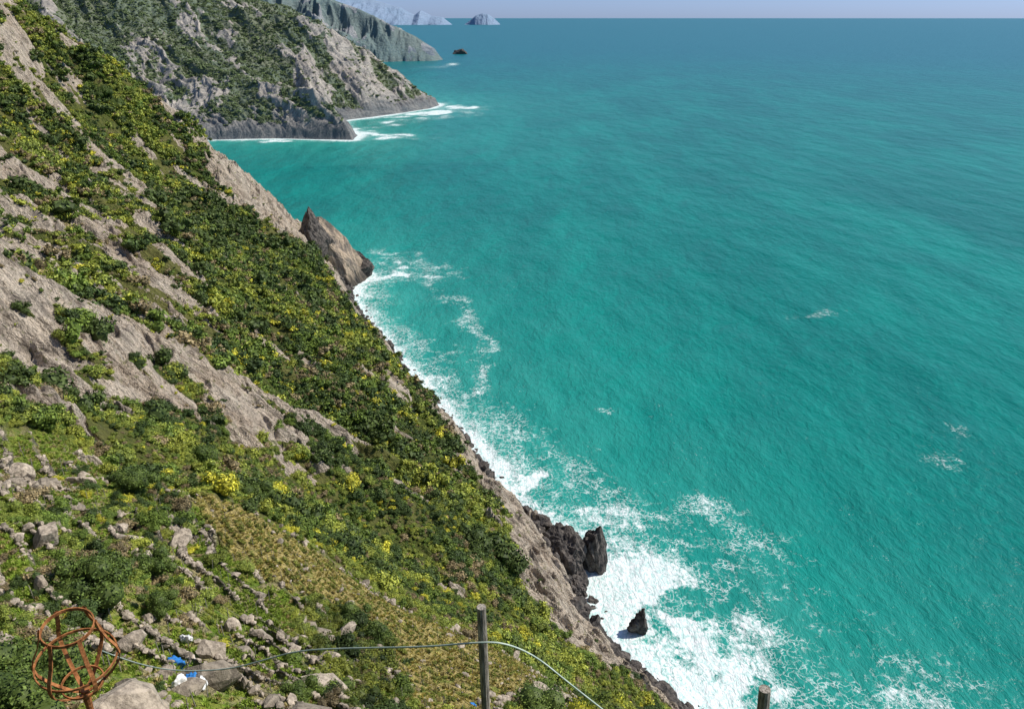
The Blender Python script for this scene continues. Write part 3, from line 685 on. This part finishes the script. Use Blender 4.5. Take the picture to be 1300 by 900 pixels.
for i,(px,py,a,b,c) in enumerate([(268,830,.9,.7,.45),(245,775,.8,.6,.3),(320,865,.7,.5,.35),(95,610,1.8,1.1,1.0),(60,690,1.4,1.1,.8),(215,668,1.8,.9,.8),(250,745,.5,.4,.7),(170,688,1.8,1.0,.7),(120,585,1.2,.9,.8),(330,760,.7,.5,.3),(235,795,.5,.5,.4),(400,660,1.2,.6,.5),(295,800,.7,.5,.35),(190,780,.5,.4,.4),(20,600,1.5,1.0,1.1),(90,640,1.2,.8,.7),(150,670,1.0,.8,.7),(230,690,1.4,.7,.6)]):
    h=hit(px,py);z=near(np.array([h[0]]),np.array([h[1]]))[0][0]
    V,Fc=rockshape(750+i,5,12,(a,b,c),.06);me=mesh_from('boulder',V,Fc,False);o=obj('boulder',me,M_stone);o.location=(h[0],h[1],z+c*.3);o.rotation_euler=(.4,.5,i)
# vine stakes
x,y=polar_pts(9000,-40,15,25,120);z,d,rock,wall,tm,vm,f,bn=near(x,y);keep=(tm>.6)&(np.abs(f-.4)<.06)&(rng.uniform(size=len(x))<.5)
parts=[]
for a,b,c in zip(x[keep],y[keep],z[keep]):
    l=rng.uniform(.8,1.4);parts.append(tube([(a,b,c-.2),(a+rng.normal()*.06,b+rng.normal()*.06,c+l)],[.03,.025],5))
obj('vine_stakes',joinparts('vine_stakes',parts,M_wood))
h=hit(415,885);z=near(np.array([h[0]]),np.array([h[1]]))[0][0];parts=[]
for i in range(6):
    w_,dp,hh=.55,.3,.2;x0,y0,z0=h[0]-.1*i,h[1]-.28*i,z+.3*i
    v=[(x0+sx*w_/2,y0+sy*dp/2,z0+sz*hh) for sz in (-2,1) for sx,sy in ((-1,-1),(1,-1),(1,1),(-1,1))]
    parts.append((v,[(0,3,2,1),(4,5,6,7),(0,1,5,4),(1,2,6,5),(2,3,7,6),(3,0,4,7)]))
obj('stone_steps',joinparts('stone_steps',parts,M_stone))
for i,(px,py,t,s,mt) in enumerate([(740,920,12,.55,M_yl),(690,912,16,.7,M_tl),(12,905,9,.7,M_tl)]):
    c=at(px,py,t);yield_faces.clear();V,Fc,lv=leafcloud(990+i,3500,.035,12,.9,True,2)
    faces=[tuple(map(int,q)) for q in Fc]
    for t3 in yield_faces: faces+=[tuple(map(int,q)) for q in t3]
    me=bpy.data.meshes.new('shrub');me.from_pydata((V*s).tolist(),[],faces);add_attr(me,'leafv',lv);me.materials.append(mt)
    g0=near(np.array([c[0]]),np.array([c[1]]))[0][0]
    nm_='flowering_shrub' if mt is M_yl else 'evergreen_shrub'
    e=bpy.data.objects.new(nm_,None);scene.collection.objects.link(e);e.location=(c[0],c[1],g0)
    dz=c[2]-.4*s-g0
    o=obj('foliage',me,parent=e);o.location=(0,0,dz)
    obj('stems',joinparts('stems',[tube([(0,0,-.3),(ax*.3,bx*.3,max(dz,.1)*.6),(ax,bx,dz+.5*s)],[.03,.025,.012],6) for ax,bx in ((.05,0),(-.12,.1),(.15,.08),(0,-.15))],M_bark),parent=e)
# ------------------------------------------------------------------ light
saz,sel=math.radians(74),math.radians(47)
sv=Vector((math.sin(saz)*math.cos(sel),math.cos(saz)*math.cos(sel),math.sin(sel)))
li=bpy.data.lights.new('sun','SUN');li.energy=5.0;li.angle=math.radians(.5);li.color=(1,.95,.86);lo=bpy.data.objects.new('sun',li);scene.collection.objects.link(lo)
lo.rotation_euler=sv.to_track_quat('Z','Y').to_euler()
w=bpy.data.worlds.new('World');scene.world=w;w.use_nodes=True;nt=w.node_tree;bg=nt.nodes['Background'];sk=nt.nodes.new('ShaderNodeTexSky');sk.sky_type='NISHITA';sk.sun_disc=False
sk.sun_elevation=sel;sk.sun_rotation=saz;sk.altitude=160;sk.air_density=1;sk.dust_density=.3;sk.ozone_density=2
# low marine haze band tints the sky near the horizon pale blue
tc=nt.nodes.new('ShaderNodeTexCoord');sx=nt.nodes.new('ShaderNodeSeparateXYZ');nt.links.new(tc.outputs['Generated'],sx.inputs[0])
mr=nt.nodes.new('ShaderNodeMapRange');mr.interpolation_type='SMOOTHSTEP';nt.links.new(sx.outputs[2],mr.inputs[0]);mr.inputs[1].default_value=0;mr.inputs[2].default_value=.16
tm_=nt.nodes.new('ShaderNodeMix');tm_.data_type='RGBA';nt.links.new(mr.outputs[0],tm_.inputs[0]);tm_.inputs[6].default_value=(.50,.70,1.40,1);tm_.inputs[7].default_value=(.80,.87,1.04,1)
mx=nt.nodes.new('ShaderNodeMix');mx.data_type='RGBA';mx.blend_type='MULTIPLY';mx.inputs[0].default_value=1;nt.links.new(tm_.outputs[2],mx.inputs[7])
nt.links.new(sk.outputs[0],mx.inputs[6]);nt.links.new(mx.outputs[2],bg.inputs[0]);bg.inputs[1].default_value=.10
cam=bpy.data.cameras.new('camera');co=bpy.data.objects.new('camera',cam);scene.collection.objects.link(co);co.location=(0,0,H);co.rotation_euler=(math.pi/2-P,0,0)
cam.sensor_fit='HORIZONTAL';cam.angle=2*math.atan(650/F);cam.clip_start=.05;cam.clip_end=500000;scene.camera=co
scene.view_settings.view_transform='Standard';scene.view_settings.look='None';scene.view_settings.exposure=0
print('done',time.time()-T0)
